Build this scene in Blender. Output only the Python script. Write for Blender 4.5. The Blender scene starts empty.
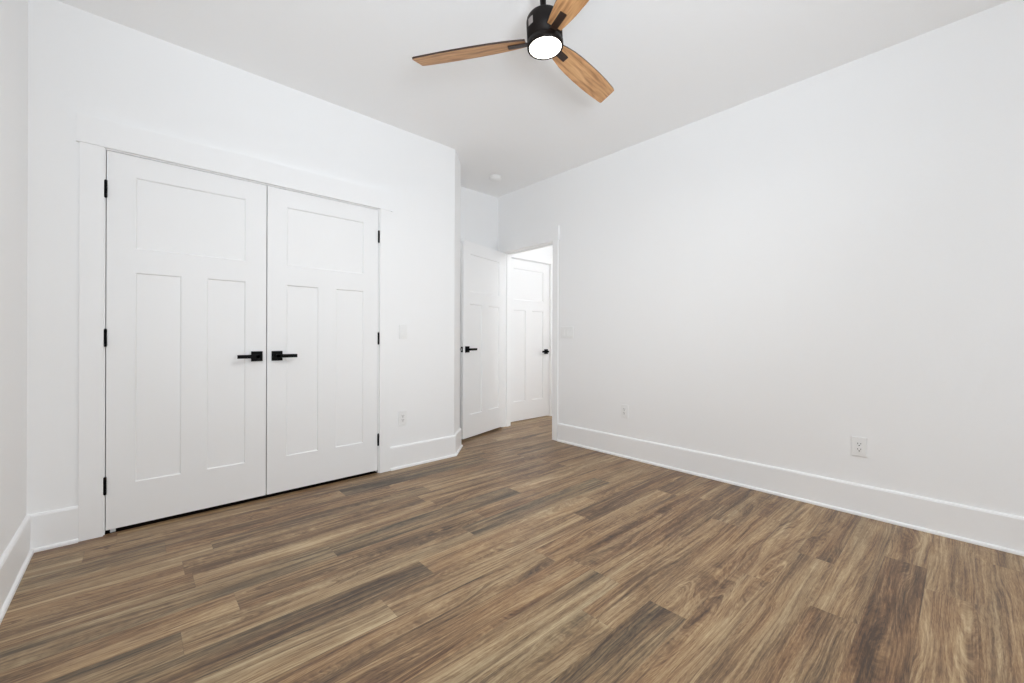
import bpy, bmesh, math, random
from mathutils import Vector, Matrix

# ------------------------------------------------------------------ camera
S = bpy.context.scene
COL = S.collection
EYE = 1.052
H_CEIL = 2.743
YAW = math.radians(42.375)
ROLL = math.radians(0.1758)
cam_data = bpy.data.cameras.new('camera')
cam = bpy.data.objects.new('camera', cam_data)
COL.objects.link(cam)
cam_data.sensor_width = 36.0
cam_data.lens = 413.3 / 1024.0 * 36.0
cam_data.shift_y = -3.24 / 1024.0
cam_data.clip_start = 0.02
cam.matrix_world = (Matrix.Translation((0, 0, EYE)) @ Matrix.Rotation(-YAW, 4, 'Z')
                    @ Matrix.Rotation(math.radians(90), 4, 'X') @ Matrix.Rotation(ROLL, 4, 'Z'))
S.camera = cam

# ------------------------------------------------------------------ light
S.view_settings.view_transform = 'Standard'
S.view_settings.look = 'None'
S.view_settings.gamma = 1.0
S.view_settings.use_curve_mapping = False
S.view_settings.exposure = 0.0
S.cycles.use_denoising = True
S.cycles.max_bounces = 16
S.cycles.diffuse_bounces = 12
S.cycles.sample_clamp_indirect = 4.0

world = bpy.data.worlds.new('sky')
S.world = world
world.use_nodes = True
wb = world.node_tree.nodes['Background']
wb.inputs['Color'].default_value = (0.93, 0.97, 1.0, 1)
wb.inputs['Strength'].default_value = 0.5


def area_light(name, loc, rot, sx, sy, power, colour=(1, 1, 1)):
    d = bpy.data.lights.new(name, 'AREA')
    d.shape = 'RECTANGLE'
    d.size, d.size_y, d.energy, d.color = sx, sy, power, colour
    o = bpy.data.objects.new(name, d)
    o.location = loc
    o.rotation_euler = rot
    COL.objects.link(o)
    return o


R90 = math.radians(90)
# daylight in the two windows behind the camera, and in the hall window
DAY = (0.832, 0.918, 1.0)
area_light('daylight_rear', (0.95, -2.25, 1.42), (R90, 0, 0), 2.2, 1.5, 46, DAY)


def spot_light(name, loc, aim, power, cone, colour):
    d = bpy.data.lights.new(name, 'SPOT')
    d.energy, d.color, d.spot_size, d.spot_blend, d.shadow_soft_size = power, colour, math.radians(cone), 1.0, 0.3
    o = bpy.data.objects.new(name, d)
    o.location = loc
    o.rotation_euler = (Vector(aim) - Vector(loc)).to_track_quat('-Z', 'Y').to_euler()
    COL.objects.link(o)


# two fill spots added behind the camera, standing in for a bounce flash
spot_light('bounce_fill', (0.0, -0.5, 1.2), (0.6, 0.2, H_CEIL), 112, 120, DAY)
spot_light('bounce_fill_wide', (-0.1, -0.9, 1.0), (2.2, 2.7, H_CEIL), 140, 85, DAY)

# ------------------------------------------------------------------ helpers


def lin(r, g, b):
    def c(v):
        v /= 255.0
        return v / 12.92 if v <= 0.04045 else ((v + 0.055) / 1.055) ** 2.4
    return (c(r), c(g), c(b), 1.0)


def new_mat(name):
    m = bpy.data.materials.new(name)
    m.use_nodes = True
    nt = m.node_tree
    return m, nt, nt.nodes['Principled BSDF']


def painted(name, rgb, rough, bump=0.0, scale=300.0, spec=0.5, metallic=0.0, var=0.015):
    m, nt, b = new_mat(name)
    tc = nt.nodes.new('ShaderNodeTexCoord')
    n = nt.nodes.new('ShaderNodeTexNoise')
    n.inputs['Scale'].default_value = scale
    n.inputs['Detail'].default_value = 3
    nt.links.new(tc.outputs['Object'], n.inputs['Vector'])
    mix = nt.nodes.new('ShaderNodeMix')
    mix.data_type = 'RGBA'
    c = lin(*rgb)
    mix.inputs['A'].default_value = tuple(x * (1 - var) for x in c[:3]) + (1,)
    mix.inputs['B'].default_value = tuple(min(1, x * (1 + var)) for x in c[:3]) + (1,)
    nt.links.new(n.outputs['Fac'], mix.inputs['Factor'])
    nt.links.new(mix.outputs['Result'], b.inputs['Base Color'])
    b.inputs['Roughness'].default_value = rough
    b.inputs['Specular IOR Level'].default_value = spec
    b.inputs['Metallic'].default_value = metallic
    if bump:
        bp = nt.nodes.new('ShaderNodeBump')
        bp.inputs['Strength'].default_value = bump
        bp.inputs['Distance'].default_value = 0.001
        nt.links.new(n.outputs['Fac'], bp.inputs['Height'])
        nt.links.new(bp.outputs['Normal'], b.inputs['Normal'])
    return m


M = {}
M['wall'] = painted('wall_paint', (247, 247, 247), 0.75, 0.15, 260, 0.25)
M['ceiling'] = painted('ceiling_paint', (249, 249, 249), 0.9, 0.2, 180, 0.15)
M['trim'] = painted('trim_paint', (247, 247, 247), 0.45, 0.0, 60, 0.4, var=0.005)
M['door'] = painted('door_paint', (245, 245, 245), 0.42, 0.05, 120, 0.4, var=0.005)
M['black'] = painted('black_metal', (5, 5, 6), 0.5, 0.0, 400, 0.12)
M['plastic'] = painted('white_plastic', (243, 243, 242), 0.3, 0.0, 50, 0.5, var=0.004)
M['slot'] = painted('slot_dark', (45, 44, 42), 0.6)
M['bronze'] = painted('dark_bronze', (20, 13, 10), 0.5, 0.0, 300, 0.2, 0.0, 0.1)
M['bronze_light'] = painted('bracket_bronze', (52, 37, 30), 0.45, 0.0, 300, 0.4, 0.0, 0.1)
M['blade_edge'] = painted('blade_edge_walnut', (58, 40, 30), 0.5, 0.0, 90, 0.4, 0, 0.2)
M['sticker'] = painted('sticker_paper', (150, 143, 140), 0.6)
M['sticker_ink'] = painted('sticker_ink', (60, 56, 54), 0.6)
M['gap_shade'] = painted('closet_gap_shade', (30, 24, 20), 0.9, 0.0, 40, 0.1, var=0.3)  # near-black colour standing in for shade beneath the closet doors
M['nickel'] = painted('nickel', (190, 190, 188), 0.3, 0, 200, 0.5, 0.9)

m, nt, b = new_mat('lamp_diffuser')
b.inputs['Base Color'].default_value = (0.9, 0.88, 0.84, 1)
b.inputs['Emission Color'].default_value = (1.0, 0.93, 0.82, 1)
b.inputs['Emission Strength'].default_value = 9.0
M['lamp'] = m

m, nt, b = new_mat('window_glass')
out = nt.nodes['Material Output']
tr = nt.nodes.new('ShaderNodeBsdfTransparent')
gl = nt.nodes.new('ShaderNodeBsdfGlossy')
gl.inputs['Roughness'].default_value = 0.02
mx = nt.nodes.new('ShaderNodeMixShader')
mx.inputs[0].default_value = 0.06
nt.links.new(tr.outputs[0], mx.inputs[1])
nt.links.new(gl.outputs[0], mx.inputs[2])
nt.links.new(mx.outputs[0], out.inputs['Surface'])
M['glass'] = m


def math_node(nt, op, a, b_=None):
    n = nt.nodes.new('ShaderNodeMath')
    n.operation = op
    for i, v in enumerate((a, b_)):
        if v is None:
            continue
        if isinstance(v, (int, float)):
            n.inputs[i].default_value = v
        else:
            nt.links.new(v, n.inputs[i])
    return n.outputs[0]


def ramp(nt, fac, stops):
    r = nt.nodes.new('ShaderNodeValToRGB')
    e = r.color_ramp.elements
    while len(e) < len(stops):
        e.new(0.5)
    for i, (p, c) in enumerate(stops):
        e[i].position = p
        e[i].color = c
    nt.links.new(fac, r.inputs['Fac'])
    return r.outputs['Color']


def mix_rgb(nt, fac, a, b_, mode='MIX'):
    n = nt.nodes.new('ShaderNodeMix')
    n.data_type = 'RGBA'
    n.blend_type = mode
    for k, v in (('Factor', fac), ('A', a), ('B', b_)):
        s = n.inputs[k]
        if isinstance(v, (int, float)):
            s.default_value = v
        elif isinstance(v, tuple):
            s.default_value = v
        else:
            nt.links.new(v, s)
    return n.outputs['Result']


def noise(nt, vec, scale, detail=2.0, rough=0.5, dist=0.0):
    mp = nt.nodes.new('ShaderNodeMapping')
    mp.inputs['Scale'].default_value = scale
    nt.links.new(vec, mp.inputs['Vector'])
    n = nt.nodes.new('ShaderNodeTexNoise')
    n.inputs['Scale'].default_value = 1.0
    n.inputs['Detail'].default_value = detail
    n.inputs['Roughness'].default_value = rough
    n.inputs['Distortion'].default_value = dist
    nt.links.new(mp.outputs[0], n.inputs['Vector'])
    return n.outputs['Fac']


# wood plank floor: the mesh carries plank-local UVs in metres and a per-plank colour (tone, hue, seed)
m, nt, b = new_mat('vinyl_oak_planks')
uv = nt.nodes.new('ShaderNodeUVMap')
uv.uv_map = 'plank'
at = nt.nodes.new('ShaderNodeAttribute')
at.attribute_name = 'plank_tone'
sep = nt.nodes.new('ShaderNodeSeparateColor')
nt.links.new(at.outputs['Color'], sep.inputs[0])
tone, hue, seed = sep.outputs[0], sep.outputs[1], sep.outputs[2]
sxyz = nt.nodes.new('ShaderNodeSeparateXYZ')
nt.links.new(uv.outputs[0], sxyz.inputs[0])
cxyz = nt.nodes.new('ShaderNodeCombineXYZ')
nt.links.new(sxyz.outputs[0], cxyz.inputs[0])
nt.links.new(sxyz.outputs[1], cxyz.inputs[1])
nt.links.new(math_node(nt, 'MULTIPLY', seed, 37.0), cxyz.inputs[2])
P = cxyz.outputs[0]
# grain lines follow a warped width coordinate, so they bend and close into cathedral loops
swell = noise(nt, P, (1.1, 7.5, 1.0), 1.5, 0.45, 0.0)
wander = noise(nt, P, (3.0, 14.0, 1.0), 2.0, 0.5, 0.0)
amount = noise(nt, P, (0.5, 3.0, 5.0), 0.0)
amount = math_node(nt, 'SUBTRACT', math_node(nt, 'MULTIPLY', amount, 1.5), 0.55)
amount.node.use_clamp = True
warp = math_node(nt, 'ADD', math_node(nt, 'MULTIPLY', math_node(nt, 'SUBTRACT', swell, 0.5), math_node(nt, 'MULTIPLY', amount, 0.85)),
                 math_node(nt, 'MULTIPLY', math_node(nt, 'SUBTRACT', wander, 0.5), 0.045))
c2 = nt.nodes.new('ShaderNodeCombineXYZ')
nt.links.new(sxyz.outputs[0], c2.inputs[0])
nt.links.new(math_node(nt, 'ADD', sxyz.outputs[1], warp), c2.inputs[1])
nt.links.new(math_node(nt, 'MULTIPLY', seed, 37.0), c2.inputs[2])
P2 = c2.outputs[0]
broad = noise(nt, P, (0.8, 14.0, 1.0), 2.0, 0.5, 0.35)
lines = noise(nt, P2, (1.0, 85.0, 1.0), 2.0, 0.55, 0.0)
streak = noise(nt, P, (3.0, 130.0, 1.0), 3.0, 0.68, 0.08)
fine = noise(nt, P2, (30.0, 330.0, 1.0), 2.0, 0.65)
patch = noise(nt, P, (5.0, 12.0, 1.0), 3.0, 0.6, 0.5)


def centred(x, k):
    return math_node(nt, 'MULTIPLY', math_node(nt, 'SUBTRACT', x, 0.5), k)


v = math_node(nt, 'ADD', centred(broad, 0.98), centred(lines, 0.78))
v = math_node(nt, 'ADD', v, centred(streak, 0.85))
v = math_node(nt, 'ADD', v, centred(fine, 0.60))
v = math_node(nt, 'ADD', v, centred(patch, 0.40))
v = math_node(nt, 'ADD', v, centred(tone, 0.36))
v = math_node(nt, 'ADD', v, 0.535)
warm = ramp(nt, v, [(0.12, lin(66, 47, 33)), (0.34, lin(106, 77, 53)), (0.54, lin(141, 109, 77)),
                    (0.74, lin(170, 141, 104)), (0.92, lin(192, 166, 129))])
cool = ramp(nt, v, [(0.12, lin(62, 52, 42)), (0.34, lin(100, 86, 67)), (0.54, lin(137, 117, 88)),
                    (0.74, lin(162, 144, 114)), (0.92, lin(184, 167, 135))])
huev = math_node(nt, 'ADD', math_node(nt, 'MULTIPLY', hue, 0.7), math_node(nt, 'MULTIPLY', noise(nt, P, (1.2, 14.0, 2.0), 1.0), 1.2))
huev = math_node(nt, 'SUBTRACT', huev, 0.45)
huev.node.use_clamp = True
colr = mix_rgb(nt, huev, warm, cool)
# micro-bevel along the plank edges
ed = nt.nodes.new('ShaderNodeUVMap')
ed.uv_map = 'edge'
es = nt.nodes.new('ShaderNodeSeparateXYZ')
nt.links.new(ed.outputs[0], es.inputs[0])


def near_edge(s, width):
    d = math_node(nt, 'MINIMUM', s, math_node(nt, 'SUBTRACT', 1.0, s))
    return math_node(nt, 'LESS_THAN', d, width)


edge = math_node(nt, 'MAXIMUM', near_edge(es.outputs[0], 0.0010), near_edge(es.outputs[1], 0.008))
colr = mix_rgb(nt, math_node(nt, 'MULTIPLY', edge, 0.22), colr, lin(60, 46, 36))
nt.links.new(colr, b.inputs['Base Color'])
b.inputs['Specular IOR Level'].default_value = 0.42
rg = math_node(nt, 'ADD', math_node(nt, 'MULTIPLY', streak, 0.15), 0.30)
nt.links.new(rg, b.inputs['Roughness'])
bp = nt.nodes.new('ShaderNodeBump')
bp.inputs['Strength'].default_value = 0.25
bp.inputs['Distance'].default_value = 0.0006
nt.links.new(math_node(nt, 'SUBTRACT', fine, edge), bp.inputs['Height'])
nt.links.new(bp.outputs['Normal'], b.inputs['Normal'])
M['floor'] = m

# fan blade wood, grain along the blade (UV u)
m, nt, b = new_mat('blade_oak')
uv = nt.nodes.new('ShaderNodeUVMap')
uv.uv_map = 'plank'
g1 = noise(nt, uv.outputs[0], (5.0, 60.0, 1.0), 3.0, 0.6, 0.4)
g2 = noise(nt, uv.outputs[0], (2.0, 14.0, 1.0), 1.0, 0.5, 0.3)
w = math_node(nt, 'SINE', math_node(nt, 'MULTIPLY', g2, 60.0))
v = math_node(nt, 'ADD', math_node(nt, 'MULTIPLY', g1, 0.8), math_node(nt, 'MULTIPLY', w, 0.035))
nt.links.new(ramp(nt, v, [(0.2, lin(150, 104, 66)), (0.40, lin(202, 152, 104)), (0.60, lin(226, 180, 130))]), b.inputs['Base Color'])
b.inputs['Roughness'].default_value = 0.5
M['blade'] = m


class MB:
    """collects geometry for ONE mesh"""

    def __init__(self):
        self.bm = bmesh.new()

    def quad(self, pts, mi=0):
        f = self.bm.faces.new([self.bm.verts.new(p) for p in pts])
        f.material_index = mi
        return f

    def box(self, x0, x1, y0, y1, z0, z1, bev=0.0):
        vs = [self.bm.verts.new((x, y, z)) for x in (x0, x1) for y in (y0, y1) for z in (z0, z1)]
        fs = []
        for q in ((0, 1, 3, 2), (4, 6, 7, 5), (0, 4, 5, 1), (2, 3, 7, 6), (0, 2, 6, 4), (1, 5, 7, 3)):
            fs.append(self.bm.faces.new([vs[i] for i in q]))
        if bev:
            es = list({e for f in fs for e in f.edges})
            bmesh.ops.bevel(self.bm, geom=es, offset=bev, segments=2, profile=0.7, affect='EDGES')
        return self

    def prism(self, pts, z0, z1):
        lo = [self.bm.verts.new((x, y, z0)) for x, y in pts]
        hi = [self.bm.verts.new((x, y, z1)) for x, y in pts]
        n = len(pts)
        self.bm.faces.new(lo[::-1])
        self.bm.faces.new(hi)
        for i in range(n):
            j = (i + 1) % n
            self.bm.faces.new((lo[i], lo[j], hi[j], hi[i]))
        return self

    def lathe(self, prof, seg=48, mat=Matrix(), mi=0):
        rings = []
        for r, z in prof:
            if r < 1e-6:
                rings.append([self.bm.verts.new(mat @ Vector((0, 0, z)))])
            else:
                rings.append([self.bm.verts.new(mat @ Vector((r * math.cos(2 * math.pi * i / seg), r * math.sin(2 * math.pi * i / seg), z))) for i in range(seg)])
        for a, c in zip(rings, rings[1:]):
            for i in range(seg):
                j = (i + 1) % seg
                if len(a) == 1 and len(c) == 1:
                    continue
                if len(a) == 1:
                    f = self.bm.faces.new((a[0], c[j], c[i]))
                elif len(c) == 1:
                    f = self.bm.faces.new((a[i], a[j], c[0]))
                else:
                    f = self.bm.faces.new((a[i], a[j], c[j], c[i]))
                f.material_index = mi
                f.smooth = True
        return self

    def sweep(self, path, prof):
        """prof: closed list of (out, z); path: polyline of (x, y); 'out' is to the RIGHT of travel, mitred"""
        n = len(path)
        dirs = [(Vector(path[i + 1]) - Vector(path[i])).normalized() for i in range(n - 1)]
        nor = [Vector((d.y, -d.x)) for d in dirs]
        rows = []
        for i, p in enumerate(path):
            if i == 0:
                mvec = nor[0]
            elif i == n - 1:
                mvec = nor[-1]
            else:
                s = (nor[i - 1] + nor[i])
                mvec = s / (s.dot(nor[i]))
            rows.append([self.bm.verts.new((p[0] + mvec.x * o, p[1] + mvec.y * o, z)) for o, z in prof])
        k = len(prof)
        for a, c in zip(rows, rows[1:]):
            for i in range(k):
                j = (i + 1) % k
                self.bm.faces.new((a[i], a[j], c[j], c[i]))
        self.bm.faces.new(rows[0][::-1])
        self.bm.faces.new(rows[-1])
        return self

    def xf(self, mat):
        bmesh.ops.transform(self.bm, matrix=mat, verts=self.bm.verts)
        return self

    def build(self, name, mat, parent=None, loc=None, smooth_angle=None):
        bmesh.ops.recalc_face_normals(self.bm, faces=self.bm.faces)
        me = bpy.data.meshes.new(name)
        self.bm.to_mesh(me)
        self.bm.free()
        for mm in (mat if isinstance(mat, (list, tuple)) else [mat]):
            me.materials.append(mm)
        o = bpy.data.objects.new(name, me)
        COL.objects.link(o)
        if parent:
            o.parent = parent
        if loc:
            o.location = loc
        return o


def tag(o, label=None, cat=None, group=None, kind=None):
    for k, v_ in (('label', label), ('category', cat), ('group', group), ('kind', kind)):
        if v_:
            o[k] = v_
    return o


def empty(name, loc=(0, 0, 0), rotz=0.0):
    o = bpy.data.objects.new(name, None)
    o.empty_display_size = 0.1
    o.location = loc
    o.rotation_euler = (0, 0, rotz)
    COL.objects.link(o)
    return o


# ------------------------------------------------------------------ dimensions (metres)
XL, XR = -0.388, 3.218          # left wall, right wall
YR, YC, YF = -2.10, 3.080, 3.793  # rear wall, closet wall, far wall
H = H_CEIL
T = 0.12                        # wall thickness
HX = 4.50                       # hall's far side
HY = 0.95                       # hall's near end
CX0, CX1 = -0.1165, 1.4005      # closet opening (jamb faces)
DZ = 2.049                      # closet opening head
JY0, JY1 = 2.894, 3.679
DZ2 = 2.058                     # doorway head         # doorway opening (jamb faces)
CH0, CH1 = (2.112, YC), (2.330, 3.300)  # chamfered corner

# ------------------------------------------------------------------ floor
random.seed(11)
PW = 0.1475
PL = 1.22
# rows are numbered from the one centred on y = 0.04; a joint seen in each row, and a darker or lighter plank beside it
joints = {0: 2.47, 1: 2.69, 2: 1.975, 5: 1.53, 9: 1.468, 10: 0.735, 11: 0.99, 12: 1.343, 13: 0.303, 14: 0.723, 16: 0.166, 19: 1.04, 8: 1.54}
tones = {(0, 1): 0.75, (0, 0): 0.55, (1, 0): -0.10, (2, 0): 0.30, (2, 1): 0.55, (5, 0): 0.15, (5, 1): 0.62, (9, 0): 0.25, (9, 1): 0.6,
         (10, 0): 0.95, (10, 1): 0.62, (10, 2): 0.08, (11, 0): 0.12, (11, 1): 0.7, (12, 1): 0.22, (12, 0): 0.6, (13, 1): 0.4,
         (14, 1): 0.0, (14, 0): 0.5, (19, 1): -0.1, (19, 0): 0.5, (16, 1): 0.3}
hues = {(5, 0): 0.5, (10, 0): 0.55, (11, 0): 0.6, (12, 1): 0.95, (14, 1): 0.9, (19, 1): 0.95, (1, 0): -0.10, (2, 0): 0.2, (0, 1): 0.1, (0, 0): 0.1}
bm = bmesh.new()
uvp = bm.loops.layers.uv.new('plank')
uve = bm.loops.layers.uv.new('edge')
colr_l = bm.loops.layers.float_color.new('plank_tone')
FX0, FX1, FY0, FY1 = XL - T, HX + T, YR - T, YF + T
k0 = math.floor((FY0 - 0.04 + PW / 2) / PW)
k1 = math.ceil((FY1 - 0.04 + PW / 2) / PW)
for k in range(k0, k1):
    ya, yb = 0.04 - PW / 2 + k * PW, 0.04 + PW / 2 + k * PW
    j = joints.get(k, random.uniform(0, PL))
    for q in range(-4, 6):
        xa, xb = j + (q - 1) * PL, j + q * PL
        if xb <= FX0 or xa >= FX1:
            continue
        tn = tones.get((k, q), random.uniform(0.36, 0.64))
        hu = hues.get((k, q), random.random() * 0.9 * (1.0 - 0.75 * min(1, max(0, (xa + 0.6 - 0.8) / 1.2))))
        sd = random.random()
        u0, v0 = random.uniform(0, 40), random.uniform(0, 40)
        X0, X1, Y0, Y1 = max(xa, FX0), min(xb, FX1), max(ya, FY0), min(yb, FY1)
        f = bm.faces.new([bm.verts.new(p) for p in ((X0, Y0, 0), (X1, Y0, 0), (X1, Y1, 0), (X0, Y1, 0))])
        for lp in f.loops:
            x, y, _ = lp.vert.co
            lp[uvp].uv = (x - xa + u0, y - ya + v0)
            lp[uve].uv = ((x - xa) / PL, (y - ya) / PW)
            lp[colr_l] = (tn, hu, sd, 1)
# under-door shade painted as a near-black sheet over the closet planks
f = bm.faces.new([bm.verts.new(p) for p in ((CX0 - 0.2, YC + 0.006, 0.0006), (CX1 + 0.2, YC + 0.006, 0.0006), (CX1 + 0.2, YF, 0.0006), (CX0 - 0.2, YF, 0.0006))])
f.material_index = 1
# body of the slab under the planks
for pts in (((FX0, FY0, 0), (FX0, FY1, 0), (FX0, FY1, -0.05), (FX0, FY0, -0.05)), ((FX1, FY0, 0), (FX1, FY0, -0.05), (FX1, FY1, -0.05), (FX1, FY1, 0)),
            ((FX0, FY0, 0), (FX0, FY0, -0.05), (FX1, FY0, -0.05), (FX1, FY0, 0)), ((FX0, FY1, 0), (FX1, FY1, 0), (FX1, FY1, -0.05), (FX0, FY1, -0.05)),
            ((FX0, FY0, -0.05), (FX0, FY1, -0.05), (FX1, FY1, -0.05), (FX1, FY0, -0.05))):
    bm.faces.new([bm.verts.new(p) for p in pts])
me = bpy.data.meshes.new('floor')
bm.to_mesh(me)
bm.free()
me.materials.append(M['floor'])
me.materials.append(M['gap_shade'])
fl = bpy.data.objects.new('floor', me)
COL.objects.link(fl)
tag(fl, 'brown grey wood-look plank floor running through room and hall', 'floor', kind='structure')

# ------------------------------------------------------------------ walls and ceiling
c = MB().box(FX0, FX1, FY0, FY1, H, H + 0.12).build('ceiling', M['ceiling'])
tag(c, 'flat white ceiling above the ceiling fan', 'ceiling', kind='structure')


def wall_with_hole(axis, a0, a1, n0, n1, holes):
    """axis 'x': runs along x, thickness n0..n1 in y; holes: (s0, s1, z0, z1)"""
    mb = MB()

    def bx(s0, s1, z0, z1):
        if s1 - s0 < 1e-4 or z1 - z0 < 1e-4:
            return
        if axis == 'x':
            mb.box(s0, s1, n0, n1, z0, z1)
        else:
            mb.box(n0, n1, s0, s1, z0, z1)
    s = a0
    for h0, h1, z0, z1 in sorted(holes):
        bx(s, h0, 0, H)
        bx(h0, h1, 0, z0)
        bx(h0, h1, z1, H)
        s = h1
    bx(s, a1, 0, H)
    return mb


WL = (-1.6, 0.1, 0.72, 2.12)      # window in the left wall, out of the picture
WR = (-0.15, 2.05, 0.72, 2.12)      # window in the rear wall, behind the camera
o = wall_with_hole('y', YR - T, YF + T, XL - T, XL, [WL]).build('wall_left', M['wall'])
tag(o, 'narrow strip of white wall at the left picture edge', 'wall', kind='structure')
o = wall_with_hole('x', XL, XR + T, YR - T, YR, [WR]).build('wall_rear', M['wall'])
tag(o, 'white window wall facing the closet doors', 'wall', kind='structure')
J = 0.018   # jamb board
mb = MB()
mb.box(XL, CX0 - J, YC, YC + T, 0, H)
mb.box(CX0 - J, CX1 + J, YC, YC + T, DZ + J, H)
mb.prism([(CX1 + J, YC), CH0, CH1, (CH1[0], YF), (CH1[0] - T, YF), (CH1[0] - T, CH1[1] + 0.05), (CH0[0] - 0.05, YC + T), (CX1 + J, YC + T)], 0, H)
o = mb.build('wall_closet', M['wall'])
tag(o, 'white wall holding the black-handled double closet doors, with a chamfered corner', 'wall', kind='structure')
o = wall_with_hole('y', YR, YF, XR, XR + T, [(JY0 - J, JY1 + J, 0, DZ2 + J)]).build('wall_right', M['wall'])
tag(o, 'long blank white wall on the right with two outlets', 'wall', kind='structure')
HD0, HD1 = 3.372, 4.146         # hall door jamb faces
o = wall_with_hole('x', XL, HX + T, YF, YF + T, [(HD0 - J, HD1 + J, 0, DZ + J)]).build('wall_far', M['wall'])
tag(o, 'white end wall of the nook behind the open door', 'wall', kind='structure')
o = wall_with_hole('y', HY, YF, HX, HX + T, []).build('wall_hall_right', M['wall'])
tag(o, 'white side wall of the hall beyond the doorway', 'wall', kind='structure')
o = wall_with_hole('x', XR + T, HX, HY - T, HY, []).build('wall_hall_near', M['wall'])
tag(o, 'white near end wall of the hall outside the bedroom', 'wall', kind='structure')
# back of the small room behind the hall door
o = MB().box(HD0 - 0.2, HD1 + 0.2, YF + T + 0.3, YF + T + 0.35, 0, H).build('wall_behind_hall_door', M['wall'])
tag(o, 'white wall hidden behind the closed hall door', 'wall', kind='structure')

# ------------------------------------------------------------------ windows behind the camera


def window(name, axis, hole, n0, n1, inner, label):
    s0, s1, z0, z1 = hole
    root = empty(name, (0, 0, 0))
    tag(root, label, 'window', kind='structure')

    def b(mb, a0, a1, d0, d1, q0, q1):
        if axis == 'x':
            mb.box(a0, a1, d0, d1, q0, q1)
        else:
            mb.box(d0, d1, a0, a1, q0, q1)
    mid = (n0 + n1) / 2
    mb = MB()
    for a0, a1, q0, q1 in ((s0, s0 + .05, z0, z1), (s1 - .05, s1, z0, z1), (s0 + .05, s1 - .05, z0, z0 + .05), (s0 + .05, s1 - .05, z1 - .05, z1),
                           ((s0 + s1) / 2 - .03, (s0 + s1) / 2 + .03, z0 + .05, z1 - .05), (s0 + .05, (s0 + s1) / 2 - .03, (z0 + z1) / 2 - .02, (z0 + z1) / 2 + .02),
                           ((s0 + s1) / 2 + .03, s1 - .05, (z0 + z1) / 2 - .02, (z0 + z1) / 2 + .02)):
        b(mb, a0, a1, mid - .03, mid + .03, q0, q1)
    mb.build('window_frame', M['trim'], root)
    mb = MB()
    b(mb, s0 + .03, s1 - .03, mid - .003, mid + .003, z0 + .03, z1 - .03)
    mb.build('pane', M['glass'], root)
    mb = MB()
    i0, i1 = (inner, inner + .02) if inner > mid else (inner - .02, inner)
    for a0, a1, q0, q1 in ((s0 - .09, s0, z0 - .02, z1), (s1, s1 + .09, z0 - .02, z1), (s0 - .1, s1 + .1, z1, z1 + .14), (s0 - .1, s1 + .1, z0 - .11, z0 - .02)):
        b(mb, a0, a1, i0, i1, q0, q1)
    mb.build('casing', M['trim'], root)


window('window_1', 'y', WL, XL - T, XL, XL, 'white framed window in the left wall beside the camera')
window('window_2', 'x', WR, YR - T, YR, YR, 'wide white framed window in the rear wall')

# ------------------------------------------------------------------ door casings (trim)
CT = 0.017


def casing(name, axis, s0, s1, head, face, out, jd0, jd1, label, over=0.012, wid=0.090, hh=0.142, stop=False):
    """flat craftsman casing; face = wall plane, out = -1/+1 towards the viewer, jamb boards from jd0 to jd1"""
    root = empty(name)
    tag(root, label, 'door trim', kind='structure')

    def b(a0, a1, t, z0, z1, nm, bev=0.0015):
        d0, d1 = sorted((face, face + out * t))
        mb = MB()
        if axis == 'x':
            mb.box(a0, a1, d0, d1, z0, z1, bev)
        else:
            mb.box(d0, d1, a0, a1, z0, z1, bev)
        return mb.build(nm, M['trim'], root)
    rv = 0.006
    b(s0 - rv - wid, s0 - rv, CT, 0, head + rv, 'side_casing')
    b(s1 + rv, s1 + rv + wid, CT, 0, head + rv, 'side_casing')
    b(s0 - rv - wid - over, s1 + rv + wid + over, CT + 0.005, head + rv, head + rv + hh, 'head_casing')
    mb = MB()
    d0, d1 = sorted((jd0, jd1))

    def jb(a0, a1, z0, z1, e0=d0, e1=d1):
        if axis == 'x':
            mb.box(a0, a1, e0, e1, z0, z1)
        else:
            mb.box(e0, e1, a0, a1, z0, z1)
    jb(s0 - J, s0, 0, head + J)
    jb(s1, s1 + J, 0, head + J)
    jb(s0, s1, head, head + J)
    if stop:
        e0, e1 = d0 + 0.045, d0 + 0.080
        jb(s0, s0 + 0.011, 0, head, e0, e1)
        jb(s1 - 0.011, s1, 0, head, e0, e1)
        jb(s0 + 0.011, s1 - 0.011, head - 0.011, head, e0, e1)
    mb.build('jamb', M['trim'], root)
    return root


casing('trim_1', 'x', CX0, CX1, DZ, YC, -1, YC, YC + T, 'flat white casing framing the double closet doors')
casing('trim_2', 'y', JY0, JY1, DZ2, XR, -1, XR, XR + T, 'flat white casing round the doorway to the hall', wid=0.070, stop=True)
casing('trim_3', 'x', HD0, HD1, DZ, YF, -1, YF, YF + T, 'flat white casing round the closed hall door', over=0.0, wid=0.03)

# ------------------------------------------------------------------ baseboards
BP = [(0, 0), (0.015, 0), (0.015, 0.172), (0.011, 0.180), (0.004, 0.184), (0, 0.184)]
SP = [(0.015, 0), (0.027, 0), (0.027, 0.008), (0.0255, 0.013), (0.022, 0.0165), (0.018, 0.018), (0.015, 0.018)]


def baseboard(name, path, label):
    o = MB().sweep(path, BP).build(name, M['trim'])
    tag(o, label, 'baseboard', kind='structure')
    MB().sweep(path, SP).build('shoe_moulding', M['trim'], o)
    return o


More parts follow.
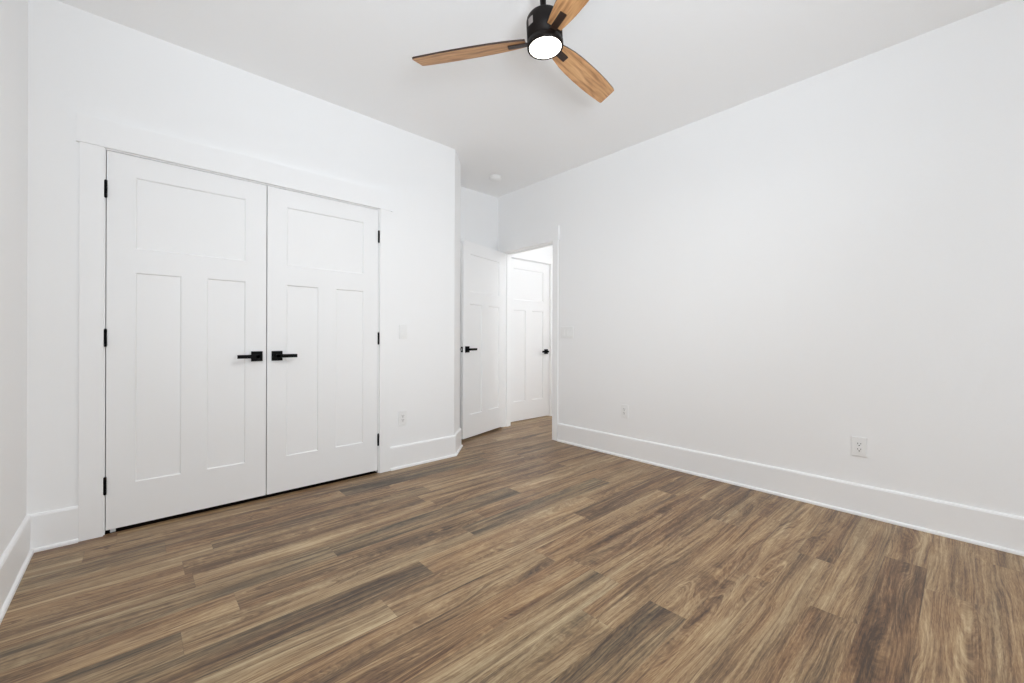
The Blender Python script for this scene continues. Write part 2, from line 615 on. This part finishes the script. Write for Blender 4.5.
co = 0.096
baseboard('baseboard_left', [(XL, YR), (XL, YC), (CX0 - co, YC)], 'tall white baseboard turning the corner left of the closet casing')
baseboard('baseboard_closet', [(CX1 + co, YC), CH0, CH1, (CH1[0], YF), (3.12, YF)], 'white baseboard right of the closet doors, wrapping the chamfered corner')
baseboard('baseboard_right', [(XR, JY0 - co + .012), (XR, YR)], 'long white baseboard along the right wall under two outlets')
baseboard('baseboard_hall', [(HD1 + 0.05, YF), (HX, YF), (HX, HY)], 'white baseboard at the far side of the hall')

# ------------------------------------------------------------------ doors
DT = 0.035


def door_leaf(w, z0, z1):
    """leaf from x=0..w, front face at y=0 (towards -y), back at y=DT, recessed three-panel craftsman"""
    st = 0.115
    rects = [(st, w - st, 1.537, 1.930), (st, w / 2 - 0.0605, 0.254, 1.407), (w / 2 + 0.0605, w - st, 0.254, 1.407)]
    mb = MB()
    xs = sorted({0, w} | {r[0] for r in rects} | {r[1] for r in rects})
    zs = sorted({z0, z1} | {r[2] for r in rects} | {r[3] for r in rects})
    for yf, s in ((0.0, 1), (DT, -1)):
        for i in range(len(xs) - 1):
            for j in range(len(zs) - 1):
                cx, cz = (xs[i] + xs[i + 1]) / 2, (zs[j] + zs[j + 1]) / 2
                if any(r[0] < cx < r[1] and r[2] < cz < r[3] for r in rects):
                    continue
                q = [(xs[i], yf, zs[j]), (xs[i + 1], yf, zs[j]), (xs[i + 1], yf, zs[j + 1]), (xs[i], yf, zs[j + 1])]
                mb.quad(q if s > 0 else q[::-1])
        for a0, a1, q0, q1 in rects:
            ins, dp = 0.006, 0.008
            o_ = [(a0, q0), (a1, q0), (a1, q1), (a0, q1)]
            i_ = [(a0 + ins, q0 + ins), (a1 - ins, q0 + ins), (a1 - ins, q1 - ins), (a0 + ins, q1 - ins)]
            yd = yf + s * dp
            for e in range(4):
                g = (e + 1) % 4
                q = [(o_[e][0], yf, o_[e][1]), (o_[g][0], yf, o_[g][1]), (i_[g][0], yd, i_[g][1]), (i_[e][0], yd, i_[e][1])]
                mb.quad(q if s > 0 else q[::-1])
            q = [(x, yd, z) for x, z in i_]
            mb.quad(q if s > 0 else q[::-1])
    mb.quad([(0, 0, z0), (0, 0, z1), (0, DT, z1), (0, DT, z0)])
    mb.quad([(w, 0, z0), (w, DT, z0), (w, DT, z1), (w, 0, z1)])
    mb.quad([(0, 0, z1), (w, 0, z1), (w, DT, z1), (0, DT, z1)])
    mb.quad([(0, 0, z0), (0, DT, z0), (w, DT, z0), (w, 0, z0)])
    bmesh.ops.remove_doubles(mb.bm, verts=mb.bm.verts, dist=1e-5)
    return mb


def lever(parent, x, z, side, face, sgn):
    """square rosette with a flat lever; side = -1 lever to -x, +1 to +x; face = y of the leaf face, sgn = outward y sign"""
    def yb(mb, x0, x1, d0, d1, z0, z1, bev):
        a, b_ = sorted((face + sgn * d0, face + sgn * d1))
        mb.box(x0, x1, a, b_, z0, z1, bev)
    hroot = MB()
    yb(hroot, x - .032, x + .032, 0, .009, z - .032, z + .032, .0015)
    h = hroot.build('handle', M['black'], parent)
    tag(h, 'square black lever handle')
    mb = MB()
    rot = Matrix.Translation((x, face, z)) @ Matrix.Rotation(-sgn * R90, 4, 'X')
    mb.lathe([(0, .0), (.011, .0), (.011, .050), (0, .050)], 20, rot)
    mb.build('neck', M['black'], h)
    mb = MB()
    x0, x1 = sorted((x - side * .012, x + side * .112))
    yb(mb, x0, x1, .038, .050, z - .0115, z + .0115, .002)
    mb.build('lever', M['black'], h)


def hinge(parent, x, y, z):
    mb = MB()
    for a in (-.045, -.027, -.009, .009, .027):
        mb.lathe([(0, a), (.0065, a), (.0065, a + .0172), (0, a + .0172)], 14, Matrix.Translation((x, y, z)))
    mb.lathe([(0, -.048), (.004, -.048), (.004, .048), (0, .048)], 12, Matrix.Translation((x, y, z)))
    h = mb.build('hinge', M['black'], parent)
    tag(h, 'black hinge knuckle')


def make_door(name, w, z0, z1, loc, rz, label, group=None):
    o = door_leaf(w, z0, z1).build(name, M['door'], None, loc)
    o.rotation_euler = (0, 0, rz)
    tag(o, label, 'door', group, 'structure')
    return o


HZ = (1.840, 1.048, 0.260)
g = 0.0035
mid = 0.637
wL = mid - 0.003 - (CX0 + g)
wRt = (CX1 - g) - (mid + 0.003)
d1 = make_door('door_1', wL, 0.022, DZ - 0.0035, (CX0 + g, YC, 0), 0, 'white three-panel closet door, left leaf of the closed pair')
lever(d1, 0.581 - (CX0 + g), 0.931, -1, 0, -1)
for z in HZ:
    hinge(d1, -0.003, -0.004, z)
d2 = make_door('door_2', wRt, 0.022, DZ - 0.0035, (mid + 0.003, YC, 0), 0, 'white three-panel closet door, right leaf of the closed pair')
lever(d2, 0.697 - (mid + 0.003), 0.931, 1, 0, -1)
for z in HZ:
    hinge(d2, wRt + 0.003, -0.004, z)

# open bedroom door: leaf-local x=0 at the free edge, x=w at the hinge
W3 = 0.784
FREE, HNG = Vector((2.468, 3.440)), Vector((3.220, 3.661))
dv = (HNG - FREE).normalized()
ang = math.atan2(dv.y, dv.x)
d3 = make_door('door_3', W3, 0.021, DZ2 - 0.003, (HNG.x - dv.x * W3, HNG.y - dv.y * W3, 0), ang,
               'white three-panel door standing open into the nook, black lever and latch')
lever(d3, 0.062, 0.936, 1, 0, -1)
lever(d3, 0.062, 0.936, 1, DT, 1)
for z in HZ:
    hinge(d3, W3 + 0.004, DT + 0.004, z)
lp = MB().box(-0.0015, 0.001, DT / 2 - .0125, DT / 2 + .0125, 0.936 - .028, 0.936 + .028).build('latch_plate', M['black'], d3)
tag(lp, 'black latch plate')
MB().box(-0.011, -0.0005, DT / 2 - .006, DT / 2 + .006, 0.936 - .011, 0.936 + .011, .002).build('latch_bolt', M['nickel'], lp)

w4 = (HD1 - g) - (HD0 + g)
d4 = make_door('door_4', w4, 0.012, DZ - 0.0035, (HD0 + g, YF + 0.004, 0), 0, 'closed white three-panel door in the bright hall beyond the doorway')
lever(d4, w4 - 0.062, 0.875, -1, 0, -1)

# closet floor stop under the left closet leaf
o = MB().box(CX0 + 0.020, CX0 + 0.042, YC + 0.016, YC + 0.030, 0.0, 0.016, .002).build('door_shim', M['plastic'])
tag(o, 'small white shim on the floor under the left closet door corner', 'shim')

# ------------------------------------------------------------------ electrical plates


def plate_mesh(w):
    mb = MB()
    mb.box(-w / 2, w / 2, -0.0075, 0, -0.0575, 0.0575, 0.003)
    return mb


def outlet(loc, rz, label):
    root = plate_mesh(0.070).build('outlet_plate', M['plastic'], None, loc)
    root.rotation_euler = (0, 0, rz)
    tag(root, label, 'outlet', 'wall outlets')
    rc = MB().box(-.0168, .0168, -.0092, -.004, -.0335, .0335, .001).build('receptacle', M['plastic'], root)
    for dz in (.0165, -.0165):
        mb = MB()
        mb.box(-.0082, -.0058, -.0097, -.0085, dz - .001, dz + .008)
        mb.box(.0058, .0082, -.0097, -.0085, dz - .0005, dz + .0075)
        mb.lathe([(0, 0), (.0032, 0), (.0032, .0006), (0, .0006)], 12, Matrix.Translation((0, -.0091, dz - .0075)) @ Matrix.Rotation(R90, 4, 'X'))
        mb.build('socket_slots', M['slot'], rc)
    for dz in (.0475, -.0475):
        mb = MB()
        mb.lathe([(0, 0), (.003, 0), (.0025, .001), (0, .0012)], 12, Matrix.Translation((0, -.0073, dz)) @ Matrix.Rotation(R90, 4, 'X'))
        mb.build('screw', M['plastic'], root)
    return root


def switch(loc, rz, gangs, label):
    w = 0.070 + 0.046 * (gangs - 1)
    root = plate_mesh(w).build('switch_plate', M['plastic'], None, loc)
    root.rotation_euler = (0, 0, rz)
    tag(root, label, 'light switch')
    for i in range(gangs):
        x = (i - (gangs - 1) / 2) * 0.046
        fr = MB()
        for b_ in ((x - .0175, x - .0160, -.0345, .0345), (x + .0160, x + .0175, -.0345, .0345), (x - .016, x + .016, .033, .0345), (x - .016, x + .016, -.0345, -.033)):
            fr.box(b_[0], b_[1], -.0083, -.004, b_[2], b_[3])
        fr.build('rocker_frame', M['plastic'], root)
        mb = MB()
        pr = [(-.0082, .0325), (-.0095, 0.002), (-.0125, -.0325), (-.004, -.0325), (-.004, .0325)]
        lo = [mb.bm.verts.new((x - .0155, y, z)) for y, z in pr]
        hi = [mb.bm.verts.new((x + .0155, y, z)) for y, z in pr]
        mb.bm.faces.new(lo)
        mb.bm.faces.new(hi[::-1])
        for a in range(5):
            c_ = (a + 1) % 5
            mb.bm.faces.new((lo[a], lo[c_], hi[c_], hi[a]))
        mb.build('rocker', M['plastic'], root)
    return root


switch((1.610, YC, 1.102), 0, 1, 'white single rocker switch right of the closet doors')
outlet((1.607, YC, 0.402), 0, 'white outlet low on the closet wall, below the single switch')
switch((XR, 2.703, 1.113), -R90, 3, 'white multi-rocker switch plate on the right wall beside the doorway')
outlet((XR, 2.037, 0.408), -R90, 'white outlet low on the right wall, the one nearer the doorway')
outlet((XR, 0.426, 0.407), -R90, 'white outlet low on the right wall, the one farther from the doorway')

# ------------------------------------------------------------------ smoke detector
mb = MB()
mb.lathe([(0.064, 0), (0.064, -0.008), (0.060, -0.011), (0.057, -0.012), (0.056, -0.026), (0.050, -0.033), (0.040, -0.037), (0, -0.038)], 40)
o = mb.build('smoke_detector', M['plastic'], None, (2.79, 3.32, H))
tag(o, 'round white smoke detector on the ceiling above the open door', 'smoke detector')
mb = MB()
mb.lathe([(0.034, -.0365), (0.034, -.041), (0.030, -.0425), (0, -.0425)], 32)
mb.build('sensor_cap', M['plastic'], o)

# ------------------------------------------------------------------ ceiling fan
RV = Vector((math.cos(YAW), -math.sin(YAW), 0))
FV = Vector((math.sin(YAW), math.cos(YAW), 0))
K = 0.925
hub = 0.156 * K * RV + 2.017 * K * FV + Vector((0, 0, EYE + 1.457 * K))
up = Vector((0, 0, 1)) + math.tan(math.radians(-3.0)) * RV
up.normalize()
ax = (RV - up * RV.dot(up)).normalized()
ay = up.cross(ax)
fan = empty('ceiling_fan', tuple(hub))
tag(fan, 'three-blade ceiling fan with light wood blades, dark housing and lit lamp', 'ceiling fan')
TILT = Matrix((ax, ay, up)).transposed().to_4x4()

mb = MB().lathe([(0.0, 0.112), (0.030, 0.112), (0.058, 0.109), (0.070, 0.103), (0.077, 0.093), (0.080, 0.080), (0.080, -0.009), (0, -0.009)], 64, TILT)
housing = mb.build('motor_housing', M['bronze'], fan)
mb = MB().lathe([(0, -0.011), (0.081, -0.011), (0.0815, -0.034), (0.0800, -0.038), (0.0725, -0.038), (0.0715, -0.034), (0, -0.034)], 64, TILT)
ring = mb.build('light_ring', M['bronze'], fan)
mb = MB().lathe([(0.0714, -0.0335), (0.0708, -0.0375), (0.060, -0.0400), (0.03, -0.0415), (0, -0.042)], 64, TILT)
dif = mb.build('lamp_diffuser', M['lamp'], ring)
tag(dif, 'glowing warm white lamp disc')
# sticker wrapped on the housing's left side
mb = MB()
th0 = math.radians(205)
rr = 0.0806
SG = 6
for i in range(SG):
    a0, a1 = th0 + math.radians(22) * i / SG, th0 + math.radians(22) * (i + 1) / SG
    mb.quad([TILT @ Vector((rr * math.cos(a), rr * math.sin(a), z)) for a, z in ((a0, .038), (a1, .038), (a1, .070), (a0, .070))])
stk = mb.build('rating_sticker', M['sticker'], housing)
tag(stk, 'small pale grey sticker')
# rod and canopy
ztop = (H - hub.z) / up.z
mb = MB().lathe([(0.0, 0.11), (0.020, 0.11), (0.020, 0.122), (0.017, 0.128), (0.0135, 0.130), (0.0135, ztop - 0.005), (0, ztop - 0.005)], 24, TILT)
mb.build('downrod', M['bronze'], fan)
ctr = up * ztop
mb = MB().lathe([(0, -0.048), (0.02, -0.048), (0.040, -0.042), (0.056, -0.026), (0.062, -0.006), (0.062, 0), (0, 0)], 40, Matrix.Translation(ctr))
mb.build('canopy', M['bronze'], fan)


def blade_profile():
    hw = [(0.088, .034), (0.13, .0425), (0.185, .0505), (0.25, .0555), (0.33, .0582), (0.42, .0588), (0.50, .0568), (0.57, .0530), (0.588, .0515)]
    right = [(r, w_) for r, w_ in hw]
    left = [(r + (0.018 if i == len(hw) - 1 else 0), -w_) for i, (r, w_) in enumerate(hw)]
    # rounded, slightly slanted tip
    tip = [(0.597, .0490), (0.602, .0440), (0.610, 0.0), (0.618, -.0420), (0.616, -.0480)]
    return right + tip + left[::-1]


PITCH = math.radians(15)
for ph in (170.2, 50.2, -67.0):
    a = math.radians(ph)
    ov = math.cos(a) * ax + math.sin(a) * ay
    rt = ov.cross(up)
    rt2 = rt * math.cos(PITCH) + up * math.sin(PITCH)
    nn = rt2.cross(ov)
    BM = Matrix((ov, rt2, nn)).transposed().to_4x4()
    flip = 1 if nn.z > 0 else -1
    prof = blade_profile()
    bm = bmesh.new()
    uvl = bm.loops.layers.uv.new('plank')
    lo = [bm.verts.new((x, y, -0.004 * flip)) for x, y in prof]
    hi = [bm.verts.new((x, y, 0.004 * flip)) for x, y in prof]
    fl_ = bm.faces.new(lo)
    fh_ = bm.faces.new(hi[::-1])
    fh_.material_index = 1
    for i in range(len(prof)):
        j = (i + 1) % len(prof)
        bm.faces.new((lo[i], hi[i], hi[j], lo[j])).material_index = 1
    for f in bm.faces:
        for l_ in f.loops:
            l_[uvl].uv = (l_.vert.co.x + ph, l_.vert.co.y + ph * .37)
    bmesh.ops.recalc_face_normals(bm, faces=bm.faces)
    bmesh.ops.transform(bm, matrix=BM, verts=bm.verts)
    me = bpy.data.meshes.new('blade')
    bm.to_mesh(me)
    bm.free()
    me.materials.append(M['blade'])
    me.materials.append(M['blade_edge'])
    bl = bpy.data.objects.new('blade', me)
    COL.objects.link(bl)
    bl.parent = fan
    tag(bl, 'light oak blade')
    mb = MB()
    s0, s1 = sorted((-0.0041 * flip, -0.0105 * flip))
    mb.box(0.060, 0.170, -0.0155, 0.0155, s0, s1, 0.0025)
    mb.xf(BM)
    br = mb.build('blade_bracket', M['bronze_light'], bl)
    tag(br, 'dark bronze blade bracket')

# the fan lamp's own light
ld = bpy.data.lights.new('fan_lamp', 'AREA')
ld.shape = 'DISK'
ld.size = 0.14
ld.energy = 12
ld.color = (0.95, 0.95, 0.93)
lo_ = bpy.data.objects.new('fan_lamp', ld)
lo_.location = hub - up * 0.048
COL.objects.link(lo_)

# ------------------------------------------------------------------ unseen lamp added to brighten the hall
hl = empty('hall_fill_fixture', (3.92, 1.6, H))
tag(hl, 'unseen round white ceiling light added to brighten the hall beyond the right wall', 'ceiling light')
MB().lathe([(0, 0), (0.15, 0), (0.15, -0.025), (0.14, -0.03), (0, -0.03)], 40).build('light_base', M['plastic'], hl)
dm = MB().lathe([(0.138, -0.03), (0.13, -0.055), (0.09, -0.075), (0, -0.085)], 40).build('lamp_diffuser', M['lamp'], hl)
ld = bpy.data.lights.new('hall_fill_lamp', 'POINT')
ld.energy = 17
ld.color = (0.9, 0.95, 1.0)
ld.shadow_soft_size = 0.12
lo_ = bpy.data.objects.new('hall_fill_lamp', ld)
lo_.location = (3.92, 1.6, H - 0.25)
COL.objects.link(lo_)
